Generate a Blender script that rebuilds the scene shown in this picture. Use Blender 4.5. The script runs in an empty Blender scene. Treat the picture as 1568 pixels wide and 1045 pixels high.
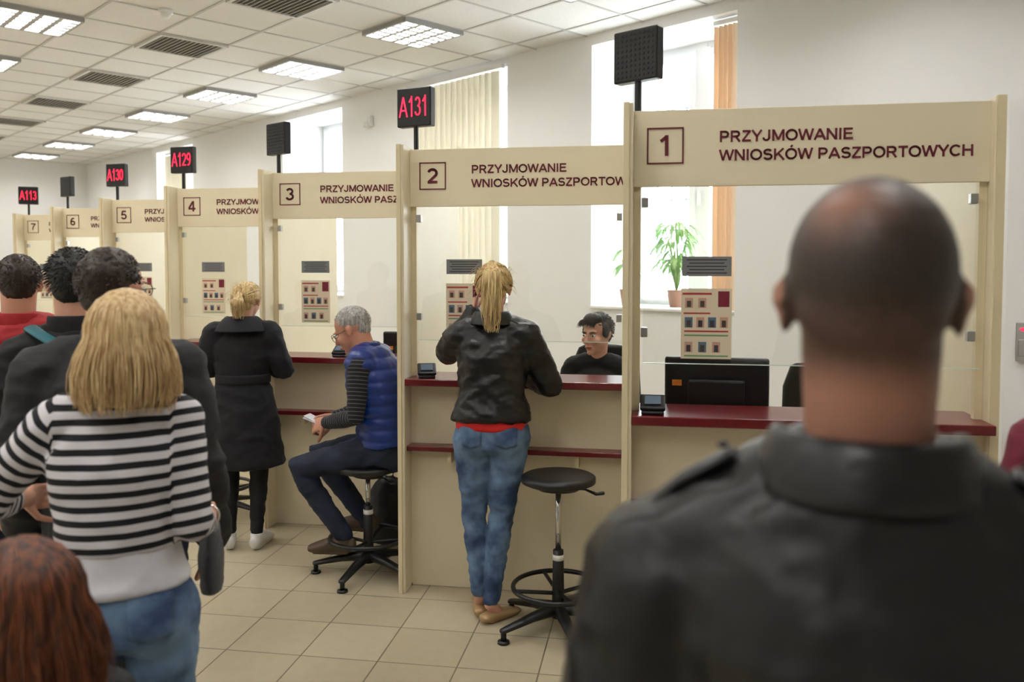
import bpy, bmesh, math, random
from mathutils import Vector, Matrix, Euler, noise
from mathutils.bvhtree import BVHTree
random.seed(7)
sc = bpy.context.scene
V = Vector
pi = math.pi

# ------------------------------------------------------------------ helpers
def lin(r, g, b):
    def f(c):
        c /= 255.0
        return c/12.92 if c <= 0.04045 else ((c+0.055)/1.055)**2.4
    return (f(r), f(g), f(b), 1)

def mat(name, col, rough=.5, metal=0, bump=None, var=None, coat=0, sheen=0, spec=.5, emit=None):
    m = bpy.data.materials.new(name); m.use_nodes = True
    nt = m.node_tree; b = nt.nodes['Principled BSDF']
    b.inputs['Base Color'].default_value = col
    b.inputs['Roughness'].default_value = rough
    b.inputs['Metallic'].default_value = metal
    b.inputs['Coat Weight'].default_value = coat
    b.inputs['Sheen Weight'].default_value = sheen
    b.inputs['Specular IOR Level'].default_value = spec
    if emit:
        b.inputs['Emission Color'].default_value = emit[0]
        b.inputs['Emission Strength'].default_value = emit[1]
    tc = nt.nodes.new('ShaderNodeTexCoord')
    if var:
        sc_, col2, lo, hi = var
        n = nt.nodes.new('ShaderNodeTexNoise'); n.inputs['Scale'].default_value = sc_
        n.inputs['Detail'].default_value = 5
        nt.links.new(tc.outputs['Object'], n.inputs['Vector'])
        r = nt.nodes.new('ShaderNodeMapRange'); r.inputs[1].default_value = lo; r.inputs[2].default_value = hi
        nt.links.new(n.outputs['Fac'], r.inputs[0])
        mx = nt.nodes.new('ShaderNodeMix'); mx.data_type = 'RGBA'
        mx.inputs[6].default_value = col; mx.inputs[7].default_value = col2
        nt.links.new(r.outputs[0], mx.inputs[0]); nt.links.new(mx.outputs[2], b.inputs['Base Color'])
    if bump:
        n = nt.nodes.new('ShaderNodeTexNoise'); n.inputs['Scale'].default_value = bump[0]
        n.inputs['Detail'].default_value = 4
        nt.links.new(tc.outputs['Object'], n.inputs['Vector'])
        bp = nt.nodes.new('ShaderNodeBump'); bp.inputs['Strength'].default_value = bump[1]
        bp.inputs['Distance'].default_value = bump[2]
        nt.links.new(n.outputs['Fac'], bp.inputs['Height']); nt.links.new(bp.outputs[0], b.inputs['Normal'])
    return m

def empty(name, loc=(0, 0, 0), rz=0, s=1):
    e = bpy.data.objects.new(name, None); sc.collection.objects.link(e)
    e.location = loc; e.rotation_euler = (0, 0, rz); e.scale = (s, s, s); e.empty_display_size = .1
    return e

def addobj(me, name, parent=None, mats=(), smooth=True):
    ob = bpy.data.objects.new(name, me); sc.collection.objects.link(ob)
    for m in mats: me.materials.append(m)
    if smooth:
        me.shade_smooth()
    if parent: ob.parent = parent
    return ob

def box(bm, c, size, mi=0, rz=0, rot=None):
    M = Matrix.Translation(V(c))
    if rot is not None: M = M @ rot.to_4x4()
    elif rz: M = M @ Matrix.Rotation(rz, 4, 'Z')
    M = M @ Matrix.Diagonal((size[0], size[1], size[2], 1))
    r = bmesh.ops.create_cube(bm, size=1, matrix=M)
    fs = set()
    for v in r['verts']:
        for f in v.link_faces: fs.add(f)
    for f in fs: f.material_index = mi
    return r['verts']

def loft(bm, pts, rad, side=(1, 0, 0), n=16, cap=1.0, mi=0):
    pts = [V(p) for p in pts]
    rad = [(r, r) if not isinstance(r, (tuple, list)) else r for r in rad]
    N = len(pts); T = []
    for i in range(N):
        a = pts[max(0, i-1)]; b = pts[min(N-1, i+1)]
        T.append((b-a).normalized())
    rings = []
    s = V(side)
    s0 = s - T[0]*s.dot(T[0])
    if s0.length < .25: s = V((0, 1, 0)) if abs(T[0].y) < .8 else V((0, 0, 1))
    L = []
    def capr(i, sign):
        out = []
        r = min(rad[i])*cap
        for th in ((65, 35) if sign < 0 else (35, 65)):
            t = math.radians(th)
            out.append((pts[i]+T[i]*sign*r*math.sin(t), rad[i][0]*math.cos(t), rad[i][1]*math.cos(t), T[i]))
        return out
    if cap > 0: L += capr(0, -1)
    for i in range(N): L.append((pts[i], rad[i][0], rad[i][1], T[i]))
    if cap > 0: L += capr(N-1, 1)
    for (c, a, b, t) in L:
        s = (s - t*s.dot(t)).normalized()
        u = t.cross(s)
        rings.append([bm.verts.new(c + s*a*math.cos(2*pi*k/n) + u*b*math.sin(2*pi*k/n)) for k in range(n)])
    for i in range(len(rings)-1):
        for k in range(n):
            f = bm.faces.new((rings[i][k], rings[i][(k+1) % n], rings[i+1][(k+1) % n], rings[i+1][k])); f.material_index = mi
    if cap > 0:
        p0 = bm.verts.new(pts[0]-T[0]*min(rad[0])*cap); p1 = bm.verts.new(pts[-1]+T[-1]*min(rad[-1])*cap)
        for k in range(n):
            bm.faces.new((rings[0][(k+1) % n], rings[0][k], p0)).material_index = mi
            bm.faces.new((rings[-1][k], rings[-1][(k+1) % n], p1)).material_index = mi
    else:
        bm.faces.new(list(reversed(rings[0]))).material_index = mi
        bm.faces.new(rings[-1]).material_index = mi

def ell(bm, c, r, rot=None, seg=20, mi=0):
    M = Matrix.Translation(V(c))
    if rot is not None: M = M @ rot.to_4x4()
    M = M @ Matrix.Diagonal((r[0], r[1], r[2], 1))
    q = bmesh.ops.create_uvsphere(bm, u_segments=seg, v_segments=max(8, seg//2), radius=1, matrix=M)
    fs = set()
    for v in q['verts']:
        for f in v.link_faces: fs.add(f)
    for f in fs: f.material_index = mi

def torus(bm, c, R, r, n=32, m=8, axis=None, mi=0):
    A = axis or Matrix.Identity(3)
    rg = []
    for i in range(n):
        a = 2*pi*i/n
        rg.append([bm.verts.new(V(c)+A@V(((R+r*math.cos(2*pi*j/m))*math.cos(a), (R+r*math.cos(2*pi*j/m))*math.sin(a), r*math.sin(2*pi*j/m)))) for j in range(m)])
    for i in range(n):
        for j in range(m):
            bm.faces.new((rg[i][j], rg[(i+1) % n][j], rg[(i+1) % n][(j+1) % m], rg[i][(j+1) % m])).material_index = mi

def bmobj(bm, name, parent=None, mats=(), smooth=False, bevel=0, loc=None, rz=None):
    bmesh.ops.recalc_face_normals(bm, faces=bm.faces)
    me = bpy.data.meshes.new(name); bm.to_mesh(me); bm.free()
    ob = addobj(me, name, parent, mats, smooth)
    if bevel:
        b = ob.modifiers.new('bevel', 'BEVEL'); b.width = bevel; b.segments = 2; b.limit_method = 'ANGLE'
    if loc: ob.location = loc
    if rz is not None: ob.rotation_euler = (0, 0, rz)
    return ob

def simple_box(name, c, size, m, parent=None, bevel=0, rz=0):
    bm = bmesh.new(); box(bm, (0, 0, 0), size)
    return bmobj(bm, name, parent, [m], False, bevel, loc=c, rz=rz)

def remeshed(bm, name, parent, m, voxel=.011, smooth=4, disp=None, attr=None):
    bmesh.ops.recalc_face_normals(bm, faces=bm.faces)
    me = bpy.data.meshes.new('t'); bm.to_mesh(me); bm.free()
    ob = bpy.data.objects.new('t', me); sc.collection.objects.link(ob)
    r = ob.modifiers.new('r', 'REMESH'); r.mode = 'VOXEL'; r.voxel_size = voxel
    if smooth:
        q = ob.modifiers.new('s', 'SMOOTH'); q.factor = .5; q.iterations = smooth
    dg = bpy.context.evaluated_depsgraph_get()
    me2 = bpy.data.meshes.new_from_object(ob.evaluated_get(dg)); me2.name = name
    bpy.data.objects.remove(ob); bpy.data.meshes.remove(me)
    if disp:
        nr = [v.normal.copy() for v in me2.vertices]
        for v, n_ in zip(me2.vertices, nr): v.co += n_*disp(v.co)
    if attr:
        for an, fn in attr.items():
            at = me2.attributes.new(an, 'FLOAT', 'POINT')
            at.data.foreach_set('value', [fn(v.co) for v in me2.vertices])
    me2.materials.clear()
    return addobj(me2, name, parent, [m], True)

def wrinkle(amp, scl=9, zf=1.7):
    def f(co):
        p = V((co.x*scl, co.y*scl, co.z*scl*zf))
        n = noise.noise(p+V((3.1, 7.7, 1.3))); n2 = noise.noise(p*2.3)
        return amp*((1-2.2*abs(n)) + .45*(1-2*abs(n2)) - .5)
    return f

# survey helper: (metres right of, metres ahead of the photographer) -> floor position
HD = math.radians(136)
F = V((math.cos(HD), math.sin(HD))); R_ = V((math.sin(HD), -math.cos(HD)))
def cw(xr, d): return R_*xr + F*d

# ------------------------------------------------------------------ materials
M_wall = mat('wall_paint', lin(239, 239, 238), .85, bump=(60, .05, .01))
M_ceil = mat('ceiling_tile_mat', lin(230, 228, 223), .95, bump=(220, .4, .004), var=(150, lin(214, 212, 207), .45, .8))
M_tbar = mat('tbar_mat', lin(190, 188, 182), .5)
M_cream = mat('cream_laminate', lin(228, 217, 188), .42, var=(3, lin(224, 212, 182), .3, .7))
M_edge = mat('cream_edge', lin(220, 206, 170), .5)
M_red = mat('dark_red_laminate', lin(108, 12, 22), .3, var=(12, lin(92, 9, 16), .3, .7), coat=.2)
M_text = mat('sign_lettering', lin(98, 16, 34), .5)
M_metal = mat('brushed_metal', lin(175, 175, 172), .3, 1)
M_chrome = mat('chrome', lin(200, 200, 200), .12, 1)
M_black = mat('black_plastic', lin(16, 16, 18), .35, bump=(200, .1, .002))
M_blackv = mat('black_vinyl', lin(16, 16, 18), .45, bump=(120, .3, .003))
M_white = mat('white_plastic', lin(238, 238, 236), .4)
M_frame = mat('pvc_frame', lin(240, 242, 244), .35)
M_grey = mat('grey_paper', lin(124, 126, 128), .8)
M_paper = mat('poster_paper', lin(218, 204, 178), .7)
M_dark = mat('ink', lin(50, 48, 50), .7)
M_led = mat('led_red', lin(255, 30, 50), .5, emit=((1, .015, .06, 1), 2.0))
M_desk = mat('desk_top', lin(214, 205, 184), .5)
def blindmat(name, c, f=.3):
    m = mat(name, c, .8, bump=(300, .2, .002)); nt = m.node_tree; b = nt.nodes['Principled BSDF']; o = nt.nodes['Material Output']
    t = nt.nodes.new('ShaderNodeBsdfTranslucent'); t.inputs[0].default_value = c
    mx = nt.nodes.new('ShaderNodeMixShader'); mx.inputs[0].default_value = f
    nt.links.new(b.outputs[0], mx.inputs[1]); nt.links.new(t.outputs[0], mx.inputs[2]); nt.links.new(mx.outputs[0], o.inputs[0])
    return m
M_blind = blindmat('blind_fabric', lin(240, 235, 220), .24)
M_peach = blindmat('peach_blind_fabric', lin(244, 220, 190), .26)
M_lum = mat('luminaire_tube', (1, 1, 1, 1), .5, emit=((1, .98, .95, 1), 36))
M_louv = mat('louver', lin(160, 160, 158), .35, .2)

def glass_mat(name, tint=(.985, .99, .985, 1)):
    m = bpy.data.materials.new(name); m.use_nodes = True; nt = m.node_tree; nt.nodes.clear()
    o = nt.nodes.new('ShaderNodeOutputMaterial'); t = nt.nodes.new('ShaderNodeBsdfTransparent')
    g = nt.nodes.new('ShaderNodeBsdfGlossy'); mx = nt.nodes.new('ShaderNodeMixShader')
    lw = nt.nodes.new('ShaderNodeLayerWeight'); lw.inputs[0].default_value = .5
    t.inputs[0].default_value = tint; g.inputs['Roughness'].default_value = .02
    pw = nt.nodes.new('ShaderNodeMath'); pw.operation = 'POWER'; pw.inputs[1].default_value = 4.5
    mul = nt.nodes.new('ShaderNodeMath'); mul.operation = 'MULTIPLY_ADD'; mul.inputs[1].default_value = .6; mul.inputs[2].default_value = .035
    nt.links.new(lw.outputs['Facing'], pw.inputs[0]); nt.links.new(pw.outputs[0], mul.inputs[0]); nt.links.new(mul.outputs[0], mx.inputs[0])
    nt.links.new(t.outputs[0], mx.inputs[1]); nt.links.new(g.outputs[0], mx.inputs[2]); nt.links.new(mx.outputs[0], o.inputs[0])
    return m
M_glass = glass_mat('clear_glass')

def floor_mat():
    m = bpy.data.materials.new('floor_tiles'); m.use_nodes = True; nt = m.node_tree
    b = nt.nodes['Principled BSDF']; tc = nt.nodes.new('ShaderNodeTexCoord')
    mp = nt.nodes.new('ShaderNodeMapping'); mp.inputs['Rotation'].default_value = (0, 0, math.radians(-36.7))
    mp.inputs['Location'].default_value = (.1, .05, 0)
    nt.links.new(tc.outputs['Object'], mp.inputs[0])
    br = nt.nodes.new('ShaderNodeTexBrick'); br.offset = 0; br.squash = 1
    br.inputs['Scale'].default_value = 1; br.inputs['Brick Width'].default_value = .34; br.inputs['Row Height'].default_value = .34
    br.inputs['Mortar Size'].default_value = .0035; br.inputs['Mortar Smooth'].default_value = .3
    br.inputs['Color1'].default_value = lin(193, 182, 156); br.inputs['Color2'].default_value = lin(185, 173, 146)
    br.inputs['Mortar'].default_value = lin(116, 108, 90)
    nt.links.new(mp.outputs[0], br.inputs['Vector'])
    n = nt.nodes.new('ShaderNodeTexNoise'); n.inputs['Scale'].default_value = 18; n.inputs['Detail'].default_value = 6
    nt.links.new(tc.outputs['Object'], n.inputs['Vector'])
    mx = nt.nodes.new('ShaderNodeMix'); mx.data_type = 'RGBA'; mx.blend_type = 'MULTIPLY'; mx.inputs[0].default_value = .18
    nt.links.new(br.outputs['Color'], mx.inputs[6]); nt.links.new(n.outputs['Fac'], mx.inputs[7])
    nt.links.new(mx.outputs[2], b.inputs['Base Color'])
    b.inputs['Roughness'].default_value = .28
    bp = nt.nodes.new('ShaderNodeBump'); bp.inputs['Strength'].default_value = .3; bp.inputs['Distance'].default_value = .002; bp.invert = True
    nt.links.new(br.outputs['Fac'], bp.inputs['Height']); nt.links.new(bp.outputs[0], b.inputs['Normal'])
    return m

# ------------------------------------------------------------------ lettering (stroke built, bold sans)
def arc(cx, cy, rx, ry, a0, a1, n=12):
    return [(cx+rx*math.cos(math.radians(a0+(a1-a0)*i/n)), cy+ry*math.sin(math.radians(a0+(a1-a0)*i/n))) for i in range(n+1)]
lo, hi = .09, .91
GL = {
 'P': (.93, [[(.16, 0), (.16, 1)], [(.16, hi), (.52, hi)]+arc(.52, .68, .25, .23, 90, -90)+[(.16, .45)]]),
 'R': (1.0, [[(.16, 0), (.16, 1)], [(.16, hi), (.54, hi)]+arc(.54, .69, .25, .22, 90, -90)+[(.16, .47)], [(.52, .47), (.86, 0)]]),
 'Z': (.85, [[(.08, hi), (.78, hi)], [(.70, hi-.02), (.12, lo+.02)], [(.05, lo), (.80, lo)]]),
 'Y': (.93, [[(.07, 1), (.465, .42)], [(.86, 1), (.465, .42)], [(.465, .45), (.465, 0)]]),
 'J': (.78, [[(.58, 1), (.58, .3)]+arc(.34, .3, .24, .21, 0, -180)]),
 'M': (1.16, [[(.15, 0), (.15, 1)], [(1.01, 0), (1.01, 1)], [(.18, .95), (.58, .1)], [(.98, .95), (.58, .1)]]),
 'O': (1.09, [arc(.545, .5, .43, .42, 0, 360, 28)]),
 'Ó': (1.09, [arc(.545, .5, .43, .42, 0, 360, 28), [(.5, 1.1), (.66, 1.26)]]),
 'W': (1.32, [[(.07, 1), (.36, .03)], [(.36, .03), (.66, .97)], [(.66, .97), (.96, .03)], [(.96, .03), (1.25, 1)]]),
 'A': (1.0, [[(.06, 0), (.5, .97)], [(.94, 0), (.5, .97)], [(.24, .32), (.76, .32)]]),
 'N': (1.0, [[(.15, 0), (.15, 1)], [(.85, 0), (.85, 1)], [(.17, .95), (.83, .05)]]),
 'I': (.39, [[(.195, 0), (.195, 1)]]),
 'E': (.93, [[(.16, 0), (.16, 1)], [(.16, hi), (.83, hi)], [(.16, .52), (.78, .52)], [(.16, lo), (.86, lo)]]),
 'S': (.93, [arc(.47, .70, .31, .215, 25, 270, 12)+arc(.46, .30, .335, .22, 90, -160, 12)]),
 'K': (1.0, [[(.16, 0), (.16, 1)], [(.88, 1), (.2, .36)], [(.42, .58), (.92, 0)]]),
 'T': (.85, [[(.03, hi), (.82, hi)], [(.425, hi), (.425, 0)]]),
 'C': (1.0, [arc(.53, .5, .42, .42, 42, 318, 20)]),
 'H': (1.0, [[(.15, 0), (.15, 1)], [(.85, 0), (.85, 1)], [(.15, .53), (.85, .53)]]),
 ' ': (.39, []),
 '0': (.78, [arc(.39, .5, .27, .42, 0, 360, 24)]),
 '1': (.78, [[(.46, 0), (.46, 1)], [(.46, .93), (.18, .70)]]),
 '2': (.78, [arc(.38, .67, .27, .24, 165, -35, 12)+[(.12, lo)], [(.06, lo), (.70, lo)]]),
 '3': (.78, [arc(.37, .71, .24, .20, 160, -90, 12), arc(.37, .29, .28, .22, 90, -165, 12)]),
 '4': (.78, [[(.54, 0), (.54, 1)], [(.5, .96), (.08, .30)], [(.04, .27), (.76, .27)]]),
 '5': (.78, [[(.66, hi), (.22, hi), (.15, .52)]+arc(.38, .33, .28, .24, 130, -160, 14)]),
 '6': (.78, [arc(.39, .31, .26, .23, 0, 360, 20), arc(.46, .42, .34, .49, 178, 70, 10)]),
 '7': (.78, [[(.07, hi), (.70, hi)], arc(1.1, .1, .75, .85, 112, 185, 8)]),
 '9': (.78, [arc(.39, .69, .26, .23, 0, 360, 20), arc(.32, .58, .34, .49, -2, -110, 10)]),
}
def lettering(s, name, parent, loc, caph, m, t=.18, xs=1.0, center=False):
    bm = bmesh.new(); x = 0; tot = sum(GL[c][0] for c in s)*xs
    if center: x = -tot/2/xs
    def seg(a, b):
        a = V((a[0]*xs, a[1])); b = V((b[0]*xs, b[1])); d = (b-a)
        if d.length < 1e-5: return
        d.normalize(); n = V((-d.y, d.x))*t/2; q = [a-n, b-n, b+n, a+n]
        f = [bm.verts.new((p.x*caph, -.0009, p.y*caph)) for p in q]; k = [bm.verts.new((p.x*caph, .0009, p.y*caph)) for p in q]
        bm.faces.new(f)
        for i in range(4): bm.faces.new((f[i], f[(i+1) % 4], k[(i+1) % 4], k[i]))
    def disc(c):
        f = [bm.verts.new(((c[0]*xs+t*.5*math.cos(2*pi*i/10))*caph, -.0009, (c[1]+t*.5*math.sin(2*pi*i/10))*caph)) for i in range(10)]
        bm.faces.new(f)
    for c in s:
        w, st = GL[c]
        for pl in st:
            pl = [(px+x, py) for px, py in pl]
            for i in range(len(pl)-1):
                seg(pl[i], pl[i+1])
                if 0 < i: disc(pl[i])
        x += w
    ob = bmobj(bm, name, parent, [m]); ob.location = loc
    return ob

# ------------------------------------------------------------------ room
X0, X1, Y0, Y1, H = -17.6, 3.0, -3.4, 5.57, 3.63
bm = bmesh.new(); box(bm, ((X0+X1)/2, (Y0+Y1)/2, -.05), (X1-X0+.6, Y1-Y0+.6, .1))
bmobj(bm, 'floor', None, [floor_mat()])
bm = bmesh.new(); box(bm, ((X0+X1)/2, (Y0+Y1)/2, H+.05), (X1-X0+.6, Y1-Y0+.6, .1), 0)
gx = [-5.45-.6*k for k in range(-14, 21)]
gy = [4.7-.6*k for k in range(-1, 14)]
for x in gx:
    if X0 < x < X1: box(bm, (x, (Y0+Y1)/2, H-.002), (.022, Y1-Y0, .006), 1)
for y in gy:
    if Y0 < y < Y1: box(bm, ((X0+X1)/2, y, H-.003), (X1-X0, .022, .006), 1)
bmobj(bm, 'ceiling', None, [M_ceil, M_tbar])
simple_box('wall_west', (X0-.1, (Y0+Y1)/2, H/2), (.2, Y1-Y0+.4, H), M_wall)
simple_box('wall_east', (X1+.1, (Y0+Y1)/2, H/2), (.2, Y1-Y0+.4, H), M_wall)
simple_box('wall_south', ((X0+X1)/2, Y0-.1, H/2), (X1-X0, .2, H), M_wall)
wins = [(-4.79, -3.39), (-7.21, -5.83), (-10.05, -8.65), (-14.2, -12.8)]
SZ, TZ, WD = 1.30, 3.54, .7
bm = bmesh.new()
edges = sorted(wins)
cur = X0
for (a, b) in edges:
    box(bm, ((cur+a)/2, Y1+WD/2, H/2), (a-cur, WD, H)); cur = b
    box(bm, ((a+b)/2, Y1+WD/2, SZ/2), (b-a, WD, SZ))
    box(bm, ((a+b)/2, Y1+WD/2, (TZ+H)/2), (b-a, WD, H-TZ))
box(bm, ((cur+X1)/2, Y1+WD/2, H/2), (X1-cur, WD, H))
bmobj(bm, 'wall_north', None, [M_wall])
M_grille = mat('grille_iron', lin(150, 155, 162), .6)
for i, (a, b) in enumerate(wins):
    e = empty('window_%d' % (i+1), ((a+b)/2, Y1+.64, SZ))
    w = b-a; h = TZ-SZ
    bm = bmesh.new()
    for x in (-w/2+.035, w/2-.035): box(bm, (x, 0, h/2), (.07, .07, h))
    box(bm, (0, -.005, h/2), (.11, .08, h-.002))
    for z in (.035, h-.035): box(bm, (0, .001, z), (w-.002, .068, .07))
    bmobj(bm, 'frame', e, [M_frame])
    bm = bmesh.new()
    for sx in (-1, 1):
        cx = sx*w/4
        for x in (-w/4+.075, w/4-.075): box(bm, (cx+x, -.03, h/2), (.05, .064, h-.1))
        for z in (.09, h-.09): box(bm, (cx, -.028, z), (w/2-.12, .058, .06))
    box(bm, (.0, -.06, h*.42), (.02, .04, .12))
    bmobj(bm, 'sashes', e, [M_frame])
    bm = bmesh.new(); box(bm, (0, .01, h/2), (w-.1, .006, h-.1)); bmobj(bm, 'pane', e, [M_glass])
    bm = bmesh.new()
    for k in range(9): loft(bm, [(-w/2+.08+k*(w-.16)/8, .2, 0), (-w/2+.08+k*(w-.16)/8, .2, h)], [.009, .009], n=6)
    for k in range(8): loft(bm, [(-w/2, .2, .15+k*.27), (w/2, .2, .15+k*.27)], [.009, .009], side=(0, 1, 0), n=6)
    bmobj(bm, 'security_grille', e, [M_grille], True)
    bm = bmesh.new(); box(bm, (0, -.33, .012), (w-.004, .66, .024)); bmobj(bm, 'sill', e, [M_white], bevel=.005)
def blinds(name, x0, x1, y, z0, z1, m, step=.085, ang=25):
    e = empty(name, ((x0+x1)/2, y, z1))
    bm = bmesh.new(); box(bm, (0, 0, -.02), (x1-x0, .04, .035)); bmobj(bm, 'headrail', e, [M_white])
    bm = bmesh.new(); x = x0+.045
    while x < x1-.03:
        box(bm, (x-(x0+x1)/2, 0, -(z1-z0)/2-.03), (.09, .0015, z1-z0-.04), rz=math.radians(ang+random.uniform(-9, 9))); x += step
    bmobj(bm, 'slats', e, [m])
blinds('vertical_blinds', -7.19, -5.85, Y1-.04, SZ+.03, TZ+.02, M_blind)
blinds('vertical_blinds', -3.66, -3.41, Y1+.12, SZ+.03, TZ-.01, M_peach, .04, 62)
blinds('vertical_blinds', -14.1, -13.3, Y1+.12, SZ+.03, TZ-.01, M_blind)

def luminaire(x, y):
    e = empty('ceiling_luminaire', (x, y, H))
    bm = bmesh.new(); box(bm, (0, 0, -.006), (.56, .56, .004))
    bmobj(bm, 'reflector_tray', e, [M_louv])
    bm = bmesh.new()
    for k in (-.21, -.07, .07, .21): box(bm, (0, k, -.012), (.55, .09, .006))
    bmobj(bm, 'tubes', e, [M_lum])
    bm = bmesh.new()
    for sx in (-1, 1): box(bm, (sx*.29, 0, -.02), (.024, .6, .04)); box(bm, (0, sx*.29, -.02), (.56, .024, .04))
    for k in (-1, 0, 1): box(bm, (0, k*.14, -.028), (.556, .036, .022))
    for k in (-2, -1, 0, 1, 2): box(bm, (k*.0935, 0, -.027), (.030, .556, .022))
    bmobj(bm, 'louver_frame', e, [M_louv])
for k in range(-3, 7):
    x = -5.75-1.8*k
    for y in (4.4, 2.0, -.4, -2.2):
        if X0+.4 < x < X1-.4: luminaire(x, y)
M_vent = mat('vent_paint', lin(205, 203, 198), .5); M_vd = mat('vent_dark', lin(120, 120, 118), .7)
for k in range(-3, 7):
    x = -5.75-1.8*k
    e = empty('ceiling_air_vent', (x, 3.2, H))
    bm = bmesh.new(); box(bm, (0, 0, -.007), (.58, .58, .006), 1)
    for sx in (-1, 1): box(bm, (sx*.285, 0, -.014), (.03, .6, .02)); box(bm, (0, sx*.285, -.014), (.54, .03, .02))
    for j in range(-6, 7): box(bm, (0, j*.04, -.016), (.54, .022, .004), rot=Matrix.Rotation(.6, 3, 'X'))
    bmobj(bm, 'grille', e, [M_vent, M_vd])
bm = bmesh.new(); loft(bm, [(0, 0, 0), (0, 0, -.03)], [.055, .055], cap=0, n=24); loft(bm, [(0, 0, -.03), (0, 0, -.06)], [.04, .03], cap=.3, n=24)
bmobj(bm, 'smoke_detector', None, [M_white], True, loc=(-6.6, 2.68, H))
bm = bmesh.new(); box(bm, (0, 0, 0), (.09, .06, .12)); ell(bm, (0, -.05, -.05), (.035, .035, .035))
bmobj(bm, 'motion_sensor', None, [M_white], True, .01, loc=(-8.05, Y1-.03, 3.3))

# ------------------------------------------------------------------ booths
BA = math.radians(36.7); PIT = 1.468; ROW = math.radians(.8)
BW = PIT*math.cos(BA+ROW)
Bx = V((math.cos(BA), math.sin(BA))); By = V((-math.sin(BA), math.cos(BA)))
SHF = {1: .018, 2: .02}
def borig(i): return V((-1.995, 2.500))+V((-math.cos(ROW), math.sin(ROW)))*PIT*i+Bx*SHF.get(i, 0)
def bw(i, x, y): return borig(i)+Bx*x+By*y
M_ph = [mat('photo_print_%d' % i, lin(*c), .6) for i, c in enumerate([(60, 58, 62), (150, 120, 100), (90, 110, 130), (170, 60, 60), (70, 60, 50), (190, 150, 130)])]
M_pass = mat('passport_cover', lin(118, 24, 46), .6)
M_green = mat('print_green', lin(110, 150, 110), .6)
M_gedge = mat('glass_edge', lin(205, 222, 214), .2)
QROT = {0: 4, 1: 22, 2: 6, 3: 30, 4: 30, 5: 10, 6: 66}
def booth(i, last_right=False, led=None):
    e = empty('passport_counter_booth', (*borig(i), 0), BA)
    W = (BW if not last_right else 1.308)-SHF.get(i, 0)
    PT = .036
    bm = bmesh.new()
    box(bm, (PT/2, .62, 1.13), (PT, 1.24, 2.26))
    if last_right: box(bm, (W+.018, .65, 1.13), (.036, 1.14, 2.26))
    bmobj(bm, 'side_panel', e, [M_cream], bevel=.003)
    bm = bmesh.new()
    box(bm, (.012, -.004, 1.13), (.02, .012, 2.262))
    if last_right: box(bm, (W+.018, .076, 1.13), (.03, .012, 2.262))
    bmobj(bm, 'edge_trim', e, [M_edge])
    bm = bmesh.new()
    box(bm, ((PT+W)/2, .13, 2.105), (W-PT, .022, .29))
    bmobj(bm, 'sign_fascia', e, [M_cream], bevel=.002)
    bm = bmesh.new(); box(bm, ((PT+W)/2, .13, .53), (W-PT, .022, 1.055)); bmobj(bm, 'front_board', e, [M_cream])
    bm = bmesh.new()
    for x in (PT+.014, W-.015): box(bm, (x, .15, 1.53), (.028, .03, .88))
    bmobj(bm, 'glass_posts', e, [M_edge])
    bm = bmesh.new(); box(bm, ((PT+W)/2, .16, 1.075), (W-PT, .32, .036)); bmobj(bm, 'counter_top', e, [M_red], bevel=.004)
    bm = bmesh.new(); box(bm, ((PT+W)/2, .075, .735), (W-PT, .09, .025)); bmobj(bm, 'bag_shelf', e, [M_red], bevel=.003)
    bm = bmesh.new()
    for x in (.25, W-.25): box(bm, (x, .09, .69), (.02, .06, .06))
    bmobj(bm, 'shelf_bracket', e, [M_edge])
    bm = bmesh.new(); box(bm, ((.06+W)/2, .135, 1.62), (W-.09, .006, .68)); bmobj(bm, 'glass_screen', e, [M_glass])
    bm = bmesh.new(); box(bm, ((.06+W)/2, .135, 1.279), (W-.09, .0065, .003)); bmobj(bm, 'glass_polished_edge', e, [M_gedge])
    bm = bmesh.new()
    for x in (.08, W-.05):
        for z in (1.90, 1.40): box(bm, (x, .13, z), (.026, .03, .038))
    bmobj(bm, 'glass_clips', e, [M_metal], bevel=.003)
    bm = bmesh.new()
    box(bm, ((.04+W)/2, .42, .735), (W-.05, .52, .03)); box(bm, (.06, .42, .36), (.03, .5, .72)); box(bm, (W-.05, .42, .36), (.03, .5, .72))
    bmobj(bm, 'clerk_desk', e, [M_desk])
    nx = .315
    bm = bmesh.new()
    box(bm, (nx, .1305, 1.655), (.185, .001, .075), 0)
    for k in range(5): box(bm, (nx, .1298, 1.68-k*.0125), (.15-.02*(k % 2), .0006, .004), 1)
    bmobj(bm, 'notice_sheet', e, [M_grey, M_dark])
    bm = bmesh.new()
    box(bm, (nx, .1305, 1.435), (.19, .001, .27), 0)
    y = .1298
    box(bm, (nx+.065, y, 1.53), (.042, .0006, .06), 1)
    box(bm, (nx-.035, y, 1.55), (.11, .0006, .008), 2)
    box(bm, (nx-.035, y, 1.475), (.10, .0006, .006), 2)
    for c_ in range(2):
        box(bm, (nx-.065+c_*.05, y, 1.515), (.03, .0006, .038), 8); box(bm, (nx-.065+c_*.05, y-.0006, 1.511), (.016, .0006, .024), 7)
    for r_, z in enumerate((1.44, 1.345)):
        n_ = 4-r_
        for c_ in range(n_):
            xx = nx-.066+c_*(.044 if r_ == 0 else .052)
            box(bm, (xx, y, z), (.030, .0006, .040), 8 if (r_+c_) % 2 else 5)
            box(bm, (xx, y-.0006, z-.005), (.016, .0006, .026), 3 if (r_+c_*2) % 3 else 7)
        box(bm, (nx, y, z-.034), (.165, .0006, .006), 9 if r_ else 2)
    box(bm, (nx, y, 1.39), (.165, .0006, .006), 9)
    bmobj(bm, 'photo_guide_poster', e, [M_paper, M_pass, M_ph[3]]+M_ph+[M_green])
    yy = .1175
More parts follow.
